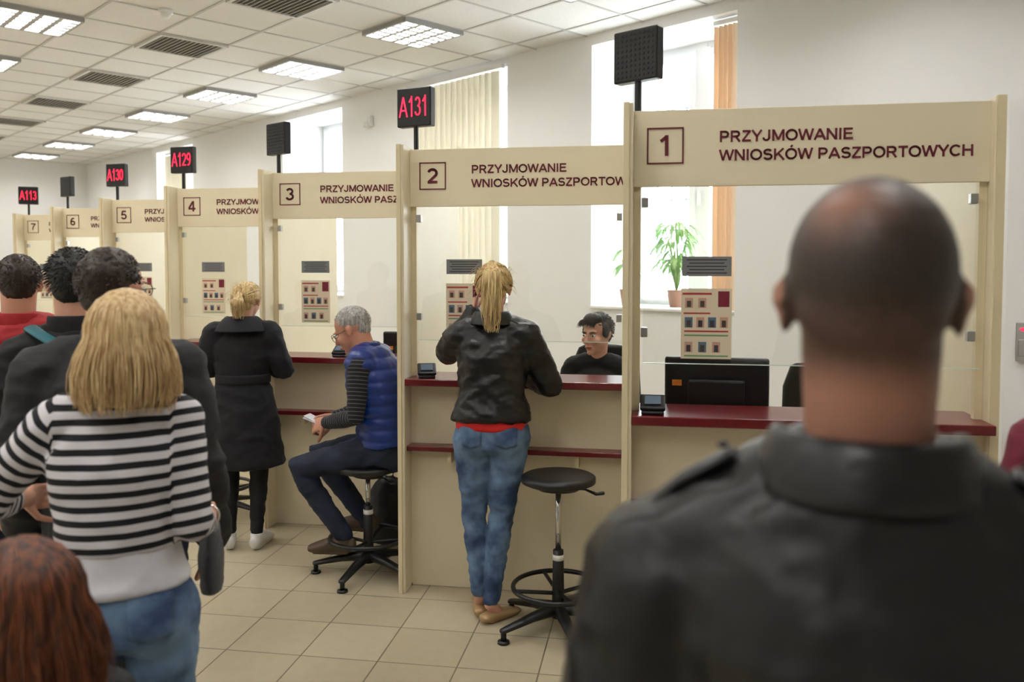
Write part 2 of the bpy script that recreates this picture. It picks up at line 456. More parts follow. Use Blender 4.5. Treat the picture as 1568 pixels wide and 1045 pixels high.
    bm = bmesh.new(); x0, z0, sz, t = .155, 2.115, .138, .0055
    for sx in (-1, 1):
        box(bm, (x0+sx*(sz-t)/2, yy, z0), (t, .003, sz)); box(bm, (x0, yy, z0+sx*(sz-t)/2), (sz, .003, t))
    bmobj(bm, 'number_box', e, [M_text])
    lettering(str(i+1), 'booth_number', e, (x0, yy, z0-.038), .078, M_text, .17, center=True)
    lettering('PRZYJMOWANIE', 'sign_line', e, (.355, yy, 2.124), .0425, M_text)
    lettering('WNIOSKÓW PASZPORTOWYCH', 'sign_line_lower', e, (.355, yy, 2.054), .0418, M_text)
    q = empty('queue_display', (*bw(i, .05, .19), 2.24), math.radians(QROT[i]))
    bm = bmesh.new(); box(bm, (0, 0, .07), (.022, .022, .14)); box(bm, (0, 0, .235), (.2, .05, .2))
    bmobj(bm, 'housing', q, [M_black], bevel=.006)
    if led:
        lettering(led, 'led_digits', q, (0, -.0265, .185), .105, M_led, .07, xs=.49, center=True)
    else:
        bm = bmesh.new()
        for a in range(9):
            for b in range(9): box(bm, (-.08+a*.02, -.026, .155+b*.02), (.008, .002, .008))
        bmobj(bm, 'speaker_grid', q, [M_blackv])
    return e
for i, l in enumerate([None, 'A131', None, 'A129', 'A130', None, 'A113']):
    booth(i, i == 0, l)
simple_box('wall_partition', ((-.95+X1)/2, 3.375, 1.12), (X1+.95, .05, 2.24), M_wall, None, .003)
e = empty('card_reader', (-.884, 3.354, 1.39))
bm = bmesh.new(); box(bm, (0, -.012, 0), (.05, .024, .135)); box(bm, (0, -.026, -.02), (.03, .006, .06))
bmobj(bm, 'body', e, [M_metal], bevel=.006)
bm = bmesh.new(); ell(bm, (0, -.025, .045), (.012, .005, .006)); bmobj(bm, 'status_light', e, [M_led], True)

def terminal(p, z, rz):
    e = empty('signature_pad_terminal', (*p, z), rz)
    bm = bmesh.new()
    box(bm, (0, 0, .008), (.085, .10, .016)); box(bm, (0, .015, .025), (.08, .03, .04)); box(bm, (0, -.005, .042), (.095, .09, .018), rot=Matrix.Rotation(.5, 3, 'X'))
    bmobj(bm, 'body', e, [M_black], bevel=.006)
    bm = bmesh.new(); box(bm, (0, -.012, .053), (.06, .05, .003), rot=Matrix.Rotation(.5, 3, 'X')); bmobj(bm, 'screen', e, [M_ph[2]])
terminal(bw(0, .115, .075), 1.093, BA); terminal(bw(1, .13, .08), 1.093, BA+.3); terminal(bw(2, .5, .08), 1.093, BA)
def monitor(p, rz, z=.75, w=.43):
    e = empty('computer_monitor', (*p, z), rz)
    bm = bmesh.new(); box(bm, (0, .02, .012), (.22, .18, .02)); box(bm, (0, .0, .12), (.05, .03, .22)); box(bm, (0, -.02, .30), (w*.55, .05, .16))
    box(bm, (0, .02, .335), (w, .035, .27)); bmobj(bm, 'housing', e, [M_black], bevel=.01)
    bm = bmesh.new(); box(bm, (0, .039, .335), (w-.03, .002, .24)); bmobj(bm, 'screen', e, [M_ph[2]])
    bm = bmesh.new(); box(bm, (-w*.38, .0015, .36), (.04, .002, .025)); bmobj(bm, 'sticker', e, [mat('orange_sticker', lin(225, 130, 40), .6)])
monitor(bw(0, .38, .46), BA-.08, .8); monitor(bw(1, .66, .42), BA+1.75, .84, .36); monitor(bw(2, .85, .5), BA, .75); monitor(bw(3, .85, .5), BA, .75)

def office_chair(p, rz, seat=.48):
    e = empty('office_chair', (*p, 0), rz)
    bm = bmesh.new()
    loft(bm, [(0, 0, seat-.06), (0, 0, seat-.02)], [(.23, .22), (.24, .23)], cap=.1, n=24)
    loft(bm, [(0, -.25, seat+.15), (0, -.28, seat+.35), (0, -.27, seat+.55), (0, -.25, seat+.66)], [(.19, .03), (.22, .035), (.21, .03), (.16, .025)], n=20)
    box(bm, (0, -.24, seat+.06), (.06, .02, .3)); box(bm, (0, -.12, seat-.07), (.06, .26, .02))
    bmobj(bm, 'seat_and_back', e, [M_blackv], True)
    bm = bmesh.new(); loft(bm, [(0, 0, .08), (0, 0, seat-.07)], [.03, .025], cap=0)
    for k in range(5):
        a = 2*pi*k/5; d = V((math.cos(a), math.sin(a), 0))
        loft(bm, [V((0, 0, .1)), d*.15+V((0, 0, .09)), d*.29+V((0, 0, .07))], [.028, .022, .016], n=10)
        ell(bm, d*.29+V((0, 0, .028)), (.028, .028, .028), seg=12)
    bmobj(bm, 'base', e, [M_black], True)
office_chair(cw(1.33, 3.95), BA+pi*.8, .5)

def stool(p, seat, rz=0):
    e = empty('counter_stool', (*p, 0), rz)
    bm = bmesh.new()
    loft(bm, [(0, 0, seat-.04), (0, 0, seat-.032), (0, 0, seat-.01), (0, 0, seat-.002)], [.15, .168, .168, .155], cap=.02, n=40)
    loft(bm, [(0, 0, seat-.07), (0, 0, seat-.045)], [(.09, .07), (.12, .1)], cap=0, n=20)
    bmobj(bm, 'seat', e, [M_blackv], True)
    bm = bmesh.new(); loft(bm, [(0, 0, .34), (0, 0, seat-.05)], [.0135, .0135], cap=0, n=20); bmobj(bm, 'gas_lift', e, [M_chrome], True)
    bm = bmesh.new(); loft(bm, [(0, 0, .06), (0, 0, .2), (0, 0, .37)], [.03, .027, .024], cap=.1, n=20)
    torus(bm, (0, 0, .2), .205, .011, 48, 10)
    for k in range(4):
        a = k*pi/2+.4; d = V((math.cos(a), math.sin(a), 0)); loft(bm, [V((0, 0, .17)), d*.2+V((0, 0, .2))], [.009, .009], n=8)
    loft(bm, [(0, 0, seat-.06), (.12, 0, seat-.065), (.17, 0, seat-.085), (.2, 0, seat-.08)], [.005, .005, .008, .009], side=(0, 0, 1), n=8)
    for k in range(5):
        a = 2*pi*k/5; d = V((math.cos(a), math.sin(a), 0))
        loft(bm, [d*.02+V((0, 0, .1)), d*.14+V((0, 0, .085)), d*.29+V((0, 0, .055))], [(.03, .03), (.027, .02), (.02, .012)], side=d.cross(V((0, 0, 1))), n=12)
        loft(bm, [d*.285+V((0, 0, .05)), d*.285+V((0, 0, .012))], [.013, .013], n=10, cap=.1)
        loft(bm, [d*.285+V((0, 0, .012)), d*.285+V((0, 0, .001))], [.026, .028], n=14, cap=0)
    bmobj(bm, 'base', e, [M_black], True)
    bm = bmesh.new(); loft(bm, [(0, 0, .325), (0, 0, .35)], [.026, .026], cap=0, n=16); bmobj(bm, 'label_ring', e, [M_white], True)
stool(cw(.21, 3.80), .715, math.radians(40)); stool(cw(-.775, 4.52), .60, math.radians(10)); stool(cw(-1.95, 5.6), .62, .5)

def plant(name, p, n, hgt, spread):
    e = empty(name, p)
    bm = bmesh.new(); loft(bm, [(0, 0, 0), (0, 0, .12), (0, 0, .14)], [.055, .075, .08], cap=0, n=20)
    bmobj(bm, 'pot', e, [mat('pot_clay', lin(170, 130, 110), .7)], True)
    bm = bmesh.new()
    for k in range(n):
        a = random.uniform(0, 2*pi); d = V((math.cos(a), math.sin(a)*.6, 0)); h = hgt*random.uniform(.35, 1); s = spread*random.uniform(.3, 1)
        st = [V((0, 0, .13)), d*s*.3+V((0, 0, .13+h*.6)), d*s*.7+V((0, 0, .13+h)), ]
        loft(bm, st, [.003, .002, .002], n=6)
        c = st[-1]; L = random.uniform(.08, .13); w = L*.2; sd = d.cross(V((0, 0, 1)))
        prof = [(0, 0.1), (.25, .8), (.5, 1), (.75, .7), (1, .05)]; prev = None
        for t, ww in prof:
            q = c+d*L*t+V((0, 0, .02-L*t*t*.9)); a1 = bm.verts.new(q+sd*w*ww); a0 = bm.verts.new(q-V((0, 0, .008))); a2 = bm.verts.new(q-sd*w*ww)
            if prev: bm.faces.new((prev[0], a1, a0, prev[1])); bm.faces.new((prev[1], a0, a2, prev[2]))
            prev = (a1, a0, a2)
    bmobj(bm, 'foliage', e, [mat('leaf_green', lin(130, 180, 104), .5, var=(9, lin(185, 212, 150), .4, .7))], True)
plant('potted_houseplant', (-4.10, 5.85, SZ+.024), 90, .56, .22)
plant('potted_houseplant', (-4.56, 5.8, SZ+.024), 30, .4, .10)

# ------------------------------------------------------------------ people
def skin(name, c): 
    m = mat(name, c, .5, bump=(90, .15, .002), var=(14, tuple(min(1, x*k) for x, k in zip(c, (1.0, .9, .88, 1))), .4, .75))
    m.node_tree.nodes['Principled BSDF'].inputs['Subsurface Weight'].default_value = .08
    m.node_tree.nodes['Principled BSDF'].inputs['Subsurface Radius'].default_value = (.02, .008, .004)
    return m
SK = skin('skin_light', lin(208, 160, 136)); SK2 = skin('skin_ruddy', lin(192, 140, 116))
def hairmat(name, c1, c2, rough=.45):
    m = bpy.data.materials.new(name); m.use_nodes = True; nt = m.node_tree; b = nt.nodes['Principled BSDF']
    tc = nt.nodes.new('ShaderNodeTexCoord'); mp = nt.nodes.new('ShaderNodeMapping'); mp.inputs['Scale'].default_value = (90, 90, 9)
    n = nt.nodes.new('ShaderNodeTexNoise'); n.inputs['Scale'].default_value = 1; n.inputs['Detail'].default_value = 4
    nt.links.new(tc.outputs['Object'], mp.inputs[0]); nt.links.new(mp.outputs[0], n.inputs['Vector'])
    r = nt.nodes.new('ShaderNodeMapRange'); r.inputs[1].default_value = .35; r.inputs[2].default_value = .65
    mx = nt.nodes.new('ShaderNodeMix'); mx.data_type = 'RGBA'; mx.inputs[6].default_value = c1; mx.inputs[7].default_value = c2
    nt.links.new(n.outputs['Fac'], r.inputs[0]); nt.links.new(r.outputs[0], mx.inputs[0]); nt.links.new(mx.outputs[2], b.inputs['Base Color'])
    bp = nt.nodes.new('ShaderNodeBump'); bp.inputs['Strength'].default_value = .5; bp.inputs['Distance'].default_value = .003
    nt.links.new(n.outputs['Fac'], bp.inputs['Height']); nt.links.new(bp.outputs[0], b.inputs['Normal'])
    b.inputs['Roughness'].default_value = rough
    return m
H_blond = hairmat('hair_blonde', lin(222, 196, 148), lin(172, 138, 92))
H_blond2 = hairmat('hair_blonde_light', lin(220, 196, 142), lin(162, 130, 84))
H_dark = hairmat('hair_dark', lin(28, 23, 21), lin(14, 11, 10))
H_clerk = hairmat('hair_dark_brown', lin(52, 42, 37), lin(24, 20, 18))
H_brown = hairmat('hair_brown', lin(54, 39, 31), lin(30, 22, 17))
H_grey = hairmat('hair_grey', lin(182, 180, 177), lin(132, 130, 128), .6)
H_redh = hairmat('hair_auburn', lin(118, 62, 30), lin(52, 25, 14))
M_lip = mat('lips', lin(164, 86, 80), .4); M_eye = mat('eye_white', lin(225, 222, 218), .2); M_iris = mat('iris', lin(50, 40, 34), .2)
M_leather = mat('black_leather', lin(11, 11, 13), .38, bump=(55, .35, .004), spec=.45)
M_coat = mat('navy_coat', lin(10, 12, 20), .85, bump=(300, .2, .001), sheen=.02)
M_denim = mat('blue_denim', lin(42, 64, 100), .85, bump=(350, .3, .0015), var=(7, lin(108, 136, 168), .40, .64))
M_denimd = mat('dark_denim', lin(18, 27, 45), .85, bump=(350, .3, .0015), var=(7, lin(30, 42, 64), .4, .7))
M_blackj = mat('black_cloth', lin(9, 9, 11), .8, bump=(200, .2, .002))
M_jackn = mat('dark_jacket', lin(10, 12, 18), .7, bump=(120, .3, .003))
M_redtop = mat('red_top', lin(205, 26, 22), .7); M_redj = mat('red_jacket', lin(154, 12, 20), .7, bump=(60, .3, .004))
M_maroon = mat('maroon_knit', lin(102, 14, 42), .8); M_whitec = mat('white_cotton', lin(206, 206, 213), .85)
M_vest = mat('blue_nylon_vest', lin(8, 44, 116), .34, bump=(40, .35, .006))
M_shoebr = mat('brown_leather', lin(78, 62, 46), .6); M_snk = mat('white_sneaker', lin(216, 214, 210), .6); M_gold = mat('gold_flats', lin(172, 144, 104), .45, .3, bump=(300, .5, .002))
M_teal = mat('teal_trim', lin(10, 92, 104), .6)
M_glas = mat('spectacle_frame', lin(60, 30, 28), .3)
def stripemat(name, light, dark, per, duty):
    m = bpy.data.materials.new(name); m.use_nodes = True; nt = m.node_tree; b = nt.nodes['Principled BSDF']
    a = nt.nodes.new('ShaderNodeAttribute'); a.attribute_name = 'u'
    d = nt.nodes.new('ShaderNodeMath'); d.operation = 'DIVIDE'; d.inputs[1].default_value = per
    fr = nt.nodes.new('ShaderNodeMath'); fr.operation = 'FRACT'
    lt = nt.nodes.new('ShaderNodeMath'); lt.operation = 'LESS_THAN'; lt.inputs[1].default_value = duty
    nt.links.new(a.outputs['Fac'], d.inputs[0]); nt.links.new(d.outputs[0], fr.inputs[0]); nt.links.new(fr.outputs[0], lt.inputs[0])
    mx = nt.nodes.new('ShaderNodeMix'); mx.data_type = 'RGBA'; mx.inputs[6].default_value = light; mx.inputs[7].default_value = dark
    nt.links.new(lt.outputs[0], mx.inputs[0]); nt.links.new(mx.outputs[2], b.inputs['Base Color'])
    b.inputs['Roughness'].default_value = .85
    return m
M_stripe = stripemat('striped_cotton', lin(206, 204, 209), lin(12, 12, 21), .0335, .47)
M_stripeb = stripemat('striped_sleeve', lin(14, 14, 18), lin(80, 82, 86), .020, .24)
def buzzmat():
    m = bpy.data.materials.new('buzzed_head_skin'); m.use_nodes = True; nt = m.node_tree; b = nt.nodes['Principled BSDF']
    a = nt.nodes.new('ShaderNodeAttribute'); a.attribute_name = 'hair'
    tc = nt.nodes.new('ShaderNodeTexCoord'); n = nt.nodes.new('ShaderNodeTexNoise'); n.inputs['Scale'].default_value = 420; n.inputs['Detail'].default_value = 3
    nt.links.new(tc.outputs['Object'], n.inputs['Vector'])
    ad = nt.nodes.new('ShaderNodeMath'); ad.operation = 'MULTIPLY_ADD'; ad.inputs[1].default_value = .5; ad.inputs[2].default_value = -.25
    nt.links.new(n.outputs['Fac'], ad.inputs[0])
    s = nt.nodes.new('ShaderNodeMath'); s.operation = 'ADD'; s.use_clamp = True
    nt.links.new(a.outputs['Fac'], s.inputs[0]); nt.links.new(ad.outputs[0], s.inputs[1])
    mx = nt.nodes.new('ShaderNodeMix'); mx.data_type = 'RGBA'; mx.inputs[6].default_value = lin(164, 116, 96); mx.inputs[7].default_value = lin(42, 33, 29)
    nt.links.new(s.outputs[0], mx.inputs[0]); nt.links.new(mx.outputs[2], b.inputs['Base Color'])
    b.inputs['Roughness'].default_value = .5
    return m
M_buzz = buzzmat()

def tubes(bm, path, r0, r1, n=5):
    pts = [V(p) for p in path]; N = len(pts); prev = None; s = V((.3, .9, .2))
    for i, p in enumerate(pts):
        t = (pts[min(N-1, i+1)]-pts[max(0, i-1)])
        if t.length < 1e-6: continue
        t.normalize(); s = s-t*s.dot(t)
        if s.length < 1e-3: s = t.orthogonal()
        s.normalize(); u = t.cross(s); r = r0+(r1-r0)*i/(N-1)
        ring = [bm.verts.new(p+s*r*math.cos(2*pi*k/n)+u*r*math.sin(2*pi*k/n)) for k in range(n)]
        if prev:
            for k in range(n): bm.faces.new((prev[k], prev[(k+1) % n], ring[(k+1) % n], ring[k]))
        prev = ring

def hand(bm, w, d, pn, curl=.45, thumb=1, s=1.0):
    d = V(d).normalized(); pn = V(pn); pn = (pn-d*pn.dot(d)).normalized(); sd = d.cross(pn)*thumb
    w = V(w)
    loft(bm, [w-d*.03*s, w, w+d*.04*s, w+d*.085*s], [(.024*s, .02*s), (.026*s, .018*s), (.038*s, .016*s), (.04*s, .013*s)], side=sd, n=14)
    for k, (o, L, c) in enumerate([(.030, .072, .8), (.010, .08, 1), (-.010, .075, 1.1), (-.029, .06, 1.25)]):
        p = w+d*.085*s+sd*o*s; dd = d+sd*o*1.5; dd.normalize(); pts = [p-d*.015*s]; rs = [.009*s]
        pts.append(p.copy()); rs.append(.0095*s); a = 0
        for j, fr in enumerate((.42, .32, .26)):
            a += curl*c*(1 if j else .7)
            q = (dd*math.cos(a)+pn*math.sin(a))
            p = p+q*L*fr*s; pts.append(p.copy()); rs.append((.0088, .008, .0068)[j]*s)
        loft(bm, pts, rs, side=sd, n=10)
    p = w+d*.02*s+sd*.028*s; q = (d*.6+sd*.75+pn*.35).normalized(); q2 = (d*.9+sd*.3+pn*.45).normalized()
    loft(bm, [p-q*.01*s, p+q*.045*s, p+q*.045*s+q2*.03*s, p+q*.045*s+q2*.05*s], [.013*s, .0105*s, .0095*s, .008*s], side=pn, n=10)

def limb(bm, a, b, c, rs, n=16):
    a, b, c = V(a), V(b), V(c)
    pts = [a, a.lerp(b, .35), a.lerp(b, .72), b, b.lerp(c, .3), b.lerp(c, .68), c]
    loft(bm, pts, rs, n=n)

def project_patch(ob, name, parent, m, xr, zr, ydir, off=.003, nx=8, nz=8, shape=None):
    me = ob.data; bvh = BVHTree.FromPolygons([v.co.copy() for v in me.vertices], [tuple(p.vertices) for p in me.polygons])
    bm = bmesh.new(); g = {}
    for i in range(nx+1):
        for j in range(nz+1):
            x = xr[0]+(xr[1]-xr[0])*i/nx; z = zr[0]+(zr[1]-zr[0])*j/nz
            if shape: z = shape(i/nx, j/nz, x, z)
            hit = bvh.ray_cast(V((x, -ydir*1.0, z)), V((0, ydir, 0)))
            if hit[0] is not None: g[i, j] = bm.verts.new(hit[0]+V((0, -ydir*off, 0)))
    for i in range(nx):
        for j in range(nz):
            k = [(i, j), (i+1, j), (i+1, j+1), (i, j+1)]
            if all(q in g for q in k): bm.faces.new([g[q] for q in k])
    o = bmobj(bm, name, parent, [m], True); so = o.modifiers.new('s', 'SOLIDIFY'); so.thickness = .003
    return o

FEM = [(.92, .172, .128), (1.0, .152, .115), (1.08, .130, .104), (1.17, .136, .110), (1.26, .148, .118), (1.33, .146, .096), (1.39, .095, .072), (1.43, .058, .056)]
MAL = [(.92, .165, .125), (1.0, .160, .122), (1.08, .158, .120), (1.17, .166, .123), (1.26, .178, .126), (1.33, .172, .106), (1.39, .115, .082), (1.43, .066, .062)]

def person(name, loc, heading, s=1, sex='f', sp=None, arms=None, legs=None, head=(0, .03, 1.585), hrot=(0, 0, 0), skinm=None,
           top=None, trousers=None, shoes=None, hair=None, handcurl=.45, hands=True, face=True, glasses=False, headmat=None, hands_d=None, hs=1.0, shz=1.365, swp=None, fringe=False):
    skinm = skinm or SK
    E = empty(name, (loc[0], loc[1], 0), math.radians(heading-90), s)
    if sp is None: sp = lambda z: V((0, 0, z))
    sw = swp or (.150 if sex == 'f' else .178)
    sh = {'L': sp(shz)+V((-sw, -.005, 0)), 'R': sp(shz)+V((sw, -.005, 0))}
    A = {'L': (V((-.215, -.04, 1.10)), V((-.22, .07, .87))), 'R': (V((.215, -.04, 1.10)), V((.22, .07, .87)))}
    if sex == 'm': A = {'L': (V((-.245, -.04, 1.09)), V((-.25, .08, .85))), 'R': (V((.245, -.04, 1.09)), V((.25, .08, .85)))}
    if arms:
        for k, v in arms.items(): A[k] = (V(v[0]), V(v[1]))
    Lg = {'L': (V((-.1, .015, .49)), V((-.1, -.02, .09)), V((-.13, .17, .03))), 'R': (V((.1, .015, .49)), V((.1, -.02, .09)), V((.13, .17, .03)))}
    if legs:
        for k, v in legs.items(): Lg[k] = tuple(V(q) for q in v)
    hip = {'L': sp(.90)+V((-.09, 0, 0)), 'R': sp(.90)+V((.09, 0, 0))}
    HR = Euler(hrot, 'XYZ').to_matrix(); HC = V(head)
    T = lambda p: HC+HR@(V(p)*hs)
    Ti = lambda q: (HR.transposed()@(q-HC))/hs
    bm = bmesh.new()
    hsz = lambda r: tuple(x*hs for x in r)
    ell(bm, T((0, -.014, .03)), hsz((.076, .096, .088)), HR, 28)
    ell(bm, T((0, -.045, .0)), hsz((.066, .055, .065)), HR, 24)
    ell(bm, T((0, .028, -.03)), hsz((.062, .068, .07)), HR, 24)
    ell(bm, T((0, .045, -.07)), hsz((.043, .045, .042)), HR, 20)
    ell(bm, T((0, .078, -.098)), hsz((.022, .017, .016)), HR, 16)
    ell(bm, T((0, .076, .022)), hsz((.05, .016, .012)), HR, 16)
    for q in (-1, 1):
        ell(bm, T((q*.038, .066, -.028)), hsz((.022, .024, .022)), HR, 14)
        ell(bm, T((q*.076, -.006, -.010)), hsz((.007, .017, .025)), HR@Euler((0.15, 0, q*-.3)).to_matrix(), 16)
        ell(bm, T((q*.082, -.012, .004)), hsz((.006, .016, .017)), HR@Euler((0, 0, q*-.45)).to_matrix(), 14)
    loft(bm, [T((0, .090, .014)), T((0, .100, -.008)), T((0, .112, -.030)), T((0, .106, -.038))], [(.007*hs, .008*hs), (.009*hs, .01*hs), (.014*hs, .011*hs), (.013*hs, .008*hs)], side=HR@V((1, 0, 0)), n=12)
    ell(bm, T((0, .094, -.066)), hsz((.022, .01, .011)), HR, 14)
    nb = sp(1.40); nr = .052 if sex == 'f' else .062
    loft(bm, [nb+V((0, -.01, -.05)), nb+V((0, -.005, .0)), nb.lerp(T((0, -.022, -.05)), .5), T((0, -.022, -.04)), T((0, -.015, 0))], [nr*1.2, nr*1.05, nr*.95, nr, nr], n=20)
    at = {'hair': (lambda co: 0.0)}
    if hair and hair[0] == 'buzz':
        def hf(co):
            p = Ti(co)
            line = -.085 if p.y < -.02 else (-.085+(p.y+.02)*1.9)
            if p.y > .05: line = .06+(p.y-.05)*3
            m_ = min(1, max(0, (p.z-line)/.035))
            if abs(p.x) > .080: m_ = 0
            m_ *= .62+.38*min(1, max(0, (p.z+.08)/.10))
            d = V((p.x+.024, p.y+.070, p.z-.088)); g = math.exp(-(d.x**2*1.0+d.y**2*.8+d.z**2*1.2)/(2*.024**2)); m_ -= .75*g
            return max(0, m_)
        at = {'hair': hf}
    remeshed(bm, 'head', E, headmat or skinm, .0055, 3, None, at)
    bm = bmesh.new()
    for q in (-1, 1):
        ell(bm, T((q*.031, .082, .002)), hsz((.0135, .010, .0075)), HR, 14, 0)
        ell(bm, T((q*.031, .0905, .002)), hsz((.006, .0028, .006)), HR, 12, 1)
        loft(bm, [T((q*.016, .0925, .019)), T((q*.032, .0925, .024)), T((q*.048, .081, .019))], [.0028, .0035, .002], n=8, mi=2)
    loft(bm, [T((-.022, .092, -.066)), T((-.008, .1025, -.064)), T((.008, .1025, -.064)), T((.022, .092, -.066))], [(.003, .003), (.0055, .005), (.0055, .005), (.003, .003)], side=(0, 0, 1), n=10, mi=3)
    bmobj(bm, 'face_features', E, [M_eye, M_iris, hair[1] if hair else H_dark, M_lip], True)
    if glasses:
        bm = bmesh.new()
        for q in (-1, 1):
            torus(bm, T((q*.033, .103, .0)), .021, .0016, 24, 6, HR@Matrix.Rotation(pi/2, 3, 'X'))
            loft(bm, [T((q*.054, .101, .004)), T((q*.078, .08, .004)), T((q*.086, -.005, .004))], [.0018]*3, n=6)
        loft(bm, [T((-.012, .105, .004)), T((.012, .105, .004))], [.0018]*2, n=6)
        bmobj(bm, 'spectacles', E, [M_glas], True)
    if hair:
        st, hm = hair[0], hair[1]
        rr = V((.086, .108, .098)); cc = V((0, -.018, .028))
        def onell(u, k=1.0): return V((cc.x+u.x*rr.x*k, cc.y+u.y*rr.y*k, cc.z+u.z*rr.z*k))
        bm = bmesh.new()
        if st == 'short':
            ell(bm, T((0, -.022, .038)), hsz((.079, .096, .086)), HR, 24)
            ell(bm, T((0, -.058, -.01)), hsz((.064, .044, .06)), HR, 20)
            if fringe:
                ell(bm, T((.0, .035, .092)), hsz((.058, .046, .034)), HR, 20)
                for q in (-1, 1): ell(bm, T((q*.070, .005, .02)), hsz((.016, .036, .045)), HR, 16)
            remeshed(bm, 'hair', E, hm, .006, 2, lambda co: .003*noise.noise(co*60)+.003*noise.noise(co*140))
            bm = bmesh.new(); SL = hair[2] if len(hair) > 2 else .55
            for k in range(1100):
                u = V((random.gauss(0, 1), random.gauss(0, 1), random.gauss(.5, 1))).normalized()
                if u.z < -.55 or (u.y > .35 and u.z < .62): continue
                if u.z < -.1 and u.y > -.25: continue
                p = onell(u, .92); fl = V((u.x*.3+random.uniform(-.3, .3), -.35+random.uniform(-.3, .3), -.5*(1-max(u.z, 0))+.2*random.random()))*SL
                tubes(bm, [T(p), T(p+u*.005+fl*.010), T(p+u*.006*SL+fl*.024)], .0022*hs, .0007, 4)
            if fringe:
                for k in range(160):
                    x = random.uniform(-.055, .055); p = V((x, .07+random.uniform(-.02, .01), .105-abs(x)*.3)); tubes(bm, [T(p), T(p+V((.012, .014, -.020))), T(p+V((.022, .014, -.038+random.uniform(-.01, .01))))], .0028, .0009, 4)
            bmobj(bm, 'hair_strands', E, [hm], True)
        elif st == 'bob':
            L = hair[2] if len(hair) > 2 else .17
            ell(bm, T((0, -.022, .032)), hsz((.083, .1, .086)), HR, 24)
            loft(bm, [T((0, -.035, .03)), T((0, -.045, -.06)), T((0, -.05, -L+.05))], [(.083, .08), (.096, .074), (.088, .05)], n=20)
            remeshed(bm, 'hair', E, hm, .008, 3)
            bm = bmesh.new()
            for k in range(820):
                ph = random.uniform(math.radians(48), math.radians(312)); lay = random.uniform(.0, 1)
                sx, cy = math.sin(ph), math.cos(ph); path = []
                kk = .97+.09*lay
                for th in (4, 22, 42, 62, 80, 95):
                    t = math.radians(th); path.append(T(onell(V((sx*math.sin(t), cy*math.sin(t), math.cos(t))), kk)+V((random.uniform(-1, 1), random.uniform(-1, 1), 0))*.002))
                base = onell(V((sx, cy, -.08)), kk); ln = L*(random.uniform(.72, 1.0) if lay > .3 else 1)*random.uniform(.90, 1.06)
                zend = -ln; fb = random.uniform(.20, .38); tip = random.uniform(-.02, .20)
                jx, jy = random.uniform(-1, 1), random.uniform(-1, 1)
                for f in (.3, .6, .85, 1.0):
                    flare = 1+fb*math.sin(f*2.2)-tip*f*f
                    q = V((base.x*flare, cc.y+(base.y-cc.y)*flare*(1 if base.y > 0 else .92), base.z+(zend-base.z)*f))
                    if q.y > .05: q.y = .05+(q.y-.05)*.4
                    path.append(T(q+V((jx, jy, 0))*.008*f+V((random.uniform(-1, 1), random.uniform(-1, 1), 0))*.002))
                tubes(bm, path, .0032, .0008, 5)
            bmobj(bm, 'hair_strands', E, [hm], True)
        elif st in ('ponytail', 'lowtail'):
            ell(bm, T((0, -.022, .036)), hsz((.082, .099, .087)), HR, 24)
            ell(bm, T((0, -.06, -.02)), hsz((.066, .044, .055)), HR, 20)
            remeshed(bm, 'hair', E, hm, .007, 3)
            tie_u = V((0, -1, .55 if st == 'ponytail' else -.25)).normalized(); tie = onell(tie_u, 1.08)
            bm = bmesh.new()
            for k in range(420):
                ph = random.uniform(-pi, pi); 
                zf = .5 if abs(ph) < math.radians(60) else (-.15 if abs(ph) < math.radians(110) else -.62)
                u0 = V((math.sin(ph), math.cos(ph), zf+random.uniform(0, .5))).normalized(); kk = 1+random.uniform(0, .07); path = []
                for f in (0, .2, .4, .6, .8, .95, 1):
                    u = (u0*(1-f)+tie_u*f)
                    if u.length < .2: u = V((u0.x, 0, 1))
                    path.append(T(onell(u.normalized(), kk-.02*f)))
                tubes(bm, path, .0032, .0026, 5)
            Lt = .29 if st == 'ponytail' else .13
            for k in range(280):
                a = random.uniform(0, 2*pi); r = math.sqrt(random.random()); jx, jy = r*math.cos(a), r*math.sin(a); ln = Lt*random.uniform(.6, 1.08)
                sp1 = .018; sp2 = .042 if st == 'ponytail' else .038
                path = [T(tie+V((jx*.011, .02, jy*.011))), T(tie+V((jx*sp1, -.025, .014+jy*sp1))), T(tie+V((jx*sp2, -.045+jy*.02, -.03))),
                        T(tie+V((jx*sp2*1.15, -.04+jy*.022, -ln*.45))), T(tie+V((jx*sp2+random.uniform(-.012, .012), -.028+jy*.02, -ln*.8))), T(tie+V((jx*sp2*.6+random.uniform(-.018, .018), -.02+jy*.014, -ln)))]
                tubes(bm, path, .0033, .0009, 5)
            for k in range(60):
                a = random.uniform(-pi, pi); u = V((math.sin(a), -abs(math.cos(a)), random.uniform(-.5, .9))).normalized(); p = onell(u, 1.02)
                tubes(bm, [T(p), T(p+u*.015+V((0, 0, .006))), T(p+u*.03+V((random.uniform(-.02, .02), 0, -.02)))], .0012, .0005, 4)
            bmobj(bm, 'hair_strands', E, [hm], True)
            bm = bmesh.new(); torus(bm, T(tie+V((0, -.006, .003))), .017, .006, 20, 8, HR@Matrix.Rotation(pi/2-.3, 3, 'X')); bmobj(bm, 'hair_tie', E, [M_blackj], True)
